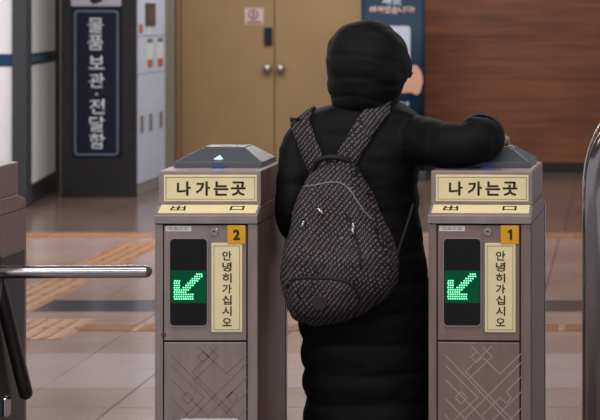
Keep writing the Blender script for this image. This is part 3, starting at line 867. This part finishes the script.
# right hand: palm, four fingers and a thumb resting over the reader
fwd = Vector((.10, .97, -.20)).normalized(); sidev = Vector((.97, -.10, .02)).normalized(); upv = sidev.cross(fwd).normalized()
pa = wr+fwd*.045
tube([wr, wr+fwd*.03, wr+fwd*.075], [.025, .033, .034], 16, bm)
for k, (off, ln) in enumerate(((-.030, .060), (-.010, .070), (.011, .064), (.030, .050))):
    b0 = wr+fwd*.075+sidev*off
    tube([b0, b0+fwd*ln*.45+upv*.004, b0+fwd*ln*.8-upv*.010, b0+fwd*ln-upv*.022], [.0095, .0092, .0085, .0075], 10, bm)
th0 = wr+fwd*.025-sidev*.026
tube([th0, th0-sidev*.022+fwd*.022, th0-sidev*.026+fwd*.052-upv*.008], [.012, .0105, .009], 10, bm)
body_me = remeshed(bm, .0045, 1)
body = worldpart(obj('body', body_me, M['skin'], None, True), person)
for s in (-1, 1):
    e = hc+Vector((s*.031, .076, .012))
    eo = worldpart(obj('eye', ellips(e, .013, .011, .0095, bmesh.new(), 14, 10), M['eye_white'], None, True), person)
    obj('iris', ellips(e+Vector((0, .0085, 0)), .006, .0035, .006, bmesh.new(), 12, 8), M['iris'], eo, True)
worldpart(obj('mouth', tube([hc+Vector((x*.022, .089-.006*abs(x), -.052+.002*abs(x))) for x in (-1, -.5, 0, .5, 1)], [.003, .0055, .006, .0055, .003], 10), M['lips'], None, True), person)
def hairf(p): return headf(p)
bmh = ellips(hc+Vector((0, -.010, .008)), .080, .094, .120, bmesh.new(), 28, 20, f=headf)
bmesh.ops.delete(bmh, geom=[f for f in bmh.faces if f.calc_center_median().y > hc.y+.045 and f.calc_center_median().z < hc.z+.075], context='FACES')
worldpart(obj('hair', bmh, M['hair'], None, True), person)
for s, x in ((-1, 345), (1, 381)):
    hx = P(x, 255, Y0).x
    worldpart(obj('trouser_leg', tube([(hx, Y0, .62), (hx, Y0+.01, .45), (hx, Y0-.005, .17)], [.085, .068, .058], 18), M['trousers'], None, True), person)
    b = bmesh.new()
    rr = [(.0, .048, .125, .035), (.02, .05, .128, .035), (.05, .046, .118, .03), (.085, .043, .08, .005), (.15, .045, .056, -.01), (.22, .05, .058, -.01)]
    loft([[Vector((hx+a_*math.cos(q*math.pi/12), Y0+o_+b_*math.sin(q*math.pi/12), z)) for q in range(24)] for z, a_, b_, o_ in rr], b)
    worldpart(obj('boot', b, M['boot'], None, True), person)

# ------------------------------------------------------------------ backpack
YBk = 5.48
def K(px, py, Y=YBk): return P(px, py, Y)
ol = [(334, 163), (318, 168), (303, 183), (294, 206), (286, 236), (281.5, 262), (282, 286), (287, 308), (297, 321), (315, 326), (338, 323.5), (362, 315), (382, 302), (394, 287), (397, 266), (391, 243), (380, 219), (368, 194), (356, 172), (346, 164)]
oc = catmull([(x, y_, 0) for x, y_ in ol]+[(ol[0][0], ol[0][1], 0)], 4)[:-1]
cx, cy = 336, 250
bp = thing('backpack', 'dark herringbone tweed backpack worn on the back of the black coat', 'backpack', K(338, 326, 5.50))
def kp(name, bm, m, par=None, sm=True):
    o = obj(name, bm, m, par, sm)
    return o if par else worldpart(o, bp)
rings = []
for Yr, sc in ((5.605, .80), (5.595, .90), (5.570, .97), (5.530, 1.0), (5.490, 1.0), (5.450, .965), (5.420, .90), (5.398, .80), (5.385, .66), (5.378, .48), (5.375, .28), (5.374, .1)):
    rg = []
    for k, p in enumerate(oc):
        wv = 1+(.010*math.sin(k*.55+Yr*60)+.008*math.sin(k*1.3-Yr*95))*(1 if sc > .5 else .4)
        q = P(cx+(p.x-cx)*sc*wv, cy+(p.y-cy)*sc*wv+(1-sc)*10, YBk)
        # keep silhouette size measured at YBk, place at depth Yr; the top leans towards the back
        top = max(0, (cy-p.y)/90)
        q.y = Yr+(.05*top*(1 if Yr < 5.55 else 0)*(1 if sc > .3 else sc/.3))
        rg.append(q)
    rings.append(rg)
main = kp('bag_body', loft(rings), M['tweed'])
main.data.update(); crumple(main.data, .010, 13, 1, .8)
mb = BVHTree.FromPolygons([v.co.copy() for v in main.data.vertices], [tuple(p.vertices) for p in main.data.polygons])
CAM = Vector((0, 0, HC))
def cast(px, py, trees, lift=.006):
    d = (P(px, py, 5)-CAM).normalized(); best = None
    for t in trees:
        h = t.ray_cast(CAM, d)
        if h[0] is not None and (best is None or h[3] < best[1]): best = (h[0], h[3])
    return best[0]-d*lift if best else None
def surf_tube(pts, rad, trees, lift, n=8, k=6):
    pp = catmull([(x, y_, 0) for x, y_ in pts], k)
    q = [cast(p.x, p.y, trees, lift) for p in pp]; q = [v for v in q if v]
    return tube(q, rad, n)
kp('piping', surf_tube([(297, 190), (303, 187), (316, 185), (328, 182.5), (340, 183), (349, 189), (356, 199), (364, 211), (372, 219)], .0026, [mb], .001), M['piping'])
kp('main_zip', surf_tube([(346, 214), (352, 224), (356, 238), (360, 254), (361, 268)], .004, [mb], -.001), M['webbing'])
# front pocket, a padded bulge on the lower half
pk = [(287, 283), (296, 277.5), (312, 276.5), (332, 277.5), (347, 280), (357, 287), (362, 297), (359, 308), (345, 315), (326, 319.5), (308, 319.5), (295, 313), (288, 300)]
pcat = catmull([(x, y_, 0) for x, y_ in pk]+[(pk[0][0], pk[0][1], 0)], 4)[:-1]
rings = []
for lift, sc in ((-.015, 1.0), (.004, .995), (.014, .97), (.021, .90), (.025, .78), (.027, .55), (.028, .2)):
    rg = []
    for p in pcat:
        x_, y_ = 323+(p.x-323)*sc, 298+(p.y-298)*sc
        rg.append(cast(x_, y_, [mb], lift) or K(x_, y_, 5.5-lift))
    rings.append(rg)
pkt = kp('front_pocket', loft(rings), M['tweed'])
pb = BVHTree.FromPolygons([v.co.copy() for v in pkt.data.vertices], [tuple(p.vertices) for p in pkt.data.polygons])
obj('pocket_zip', surf_tube([(287, 287), (291, 280.5), (302, 278), (318, 278), (334, 279), (347, 282), (356, 290), (360, 300)], .0052, [mb, pb], .002), M['webbing'], pkt, True)
c = cast(319.5, 303, [pb, mb], .001)
obj('round_patch', bevel_all(cyl_y(c.x, c.z, c.y-.004, c.y+.006, .021, 24), .001, 1), M['patch'], pkt)
for x, y_, dx in ((320.5, 211, 6), (303, 224, -2), (353.5, 226, 1), (353, 231, 1)):
    a_ = cast(x-dx*.4, y_-2.6, [mb], .006); b_ = cast(x+dx*.4, y_+2.6, [mb], .007)
    if a_ and b_: kp('zip_pull', tube([a_, (a_+b_)/2-Vector((0, .003, 0)), b_], [.0035, .0045, .004], 8), M['zip_metal'])
# carrying handle
kp('handle', tube(catmull([K(314, 170, 5.55), K(317, 161.5, 5.535), K(327, 157.5, 5.525), K(340, 158, 5.525), K(349, 162, 5.535), K(352, 170, 5.55)], 5), .0085, 10), M['webbing'])
# shoulder straps laid over the coat
hb = BVHTree.FromPolygons([v.co.copy() for v in coat_me.vertices], cf)
def strap(pts, wpx, name):
    pp = catmull([(x, y_, 0) for x, y_ in pts], 6)
    L_, Rr = [], []
    last = None
    rows = []
    for i, p in enumerate(pp):
        t = (pp[min(i+1, len(pp)-1)]-pp[max(i-1, 0)]).normalized(); nrm = Vector((-t.y, t.x, 0))*wpx/2
        row = []
        for s in (-1, -.5, 0, .5, 1):
            q = p+nrm*s
            h = cast(q.x, q.y, [hb], .008)
            row.append(h)
        if any(v is None for v in row):
            ok = [v for v in row if v is not None]
            if not ok: continue
            row = [v if v is not None else None for v in row]
            ym = max(v.y for v in ok)
            row = [v if v is not None else P((p+nrm*s).x, (p+nrm*s).y, ym) for v, s in zip(row, (-1, -.5, 0, .5, 1))]
        # a strap is stiff: bridge the quilting channels
        rows.append(row)
    sm = []
    for i in range(len(rows)):
        a = rows[max(0, i-2):i+3]
        sm.append([Vector((r_.x, min(sum(q[j].y for q in a)/len(a), r_.y+.004), r_.z)) for j, r_ in enumerate(rows[i])])
    rows = sm
    # over the shoulder and down the chest
    lastr = rows[-1]; 
    for k in range(1, 12):
        row = []
        for v in lastr:
            h = hb.ray_cast(Vector((v.x, v.y+.022*k, 1.9)), Vector((0, 0, -1)))
            row.append(None if h[0] is None else h[0]+Vector((0, 0, .008)))
        if any(v is None for v in row) or min(v.z for v in row) < .9: break
        rows.append(row)
    b = bmesh.new()
    T = [[b.verts.new(v) for v in r_] for r_ in rows]
    for r0, r1 in zip(T, T[1:]):
        for j in range(4): b.faces.new((r0[j], r0[j+1], r1[j+1], r1[j]))
    o = kp(name, b, M['tweed'])
    m_ = o.modifiers.new('thickness', 'SOLIDIFY'); m_.thickness = .009; m_.offset = 0
    return o
strap([(322, 176), (314, 160), (307, 142), (302, 129), (300, 122), (300, 119)], 19, 'shoulder_strap')
strap([(340, 172), (346, 160), (357, 141), (369, 122), (377, 112), (381, 107)], 22, 'shoulder_strap')
# loose lower strap
kp('strap_end', tube(catmull([P(395, 262, 5.51), P(402, 240, 5.53), P(408, 222, 5.55), P(413, 205, 5.58)], 5), .004, 8), M['webbing'])
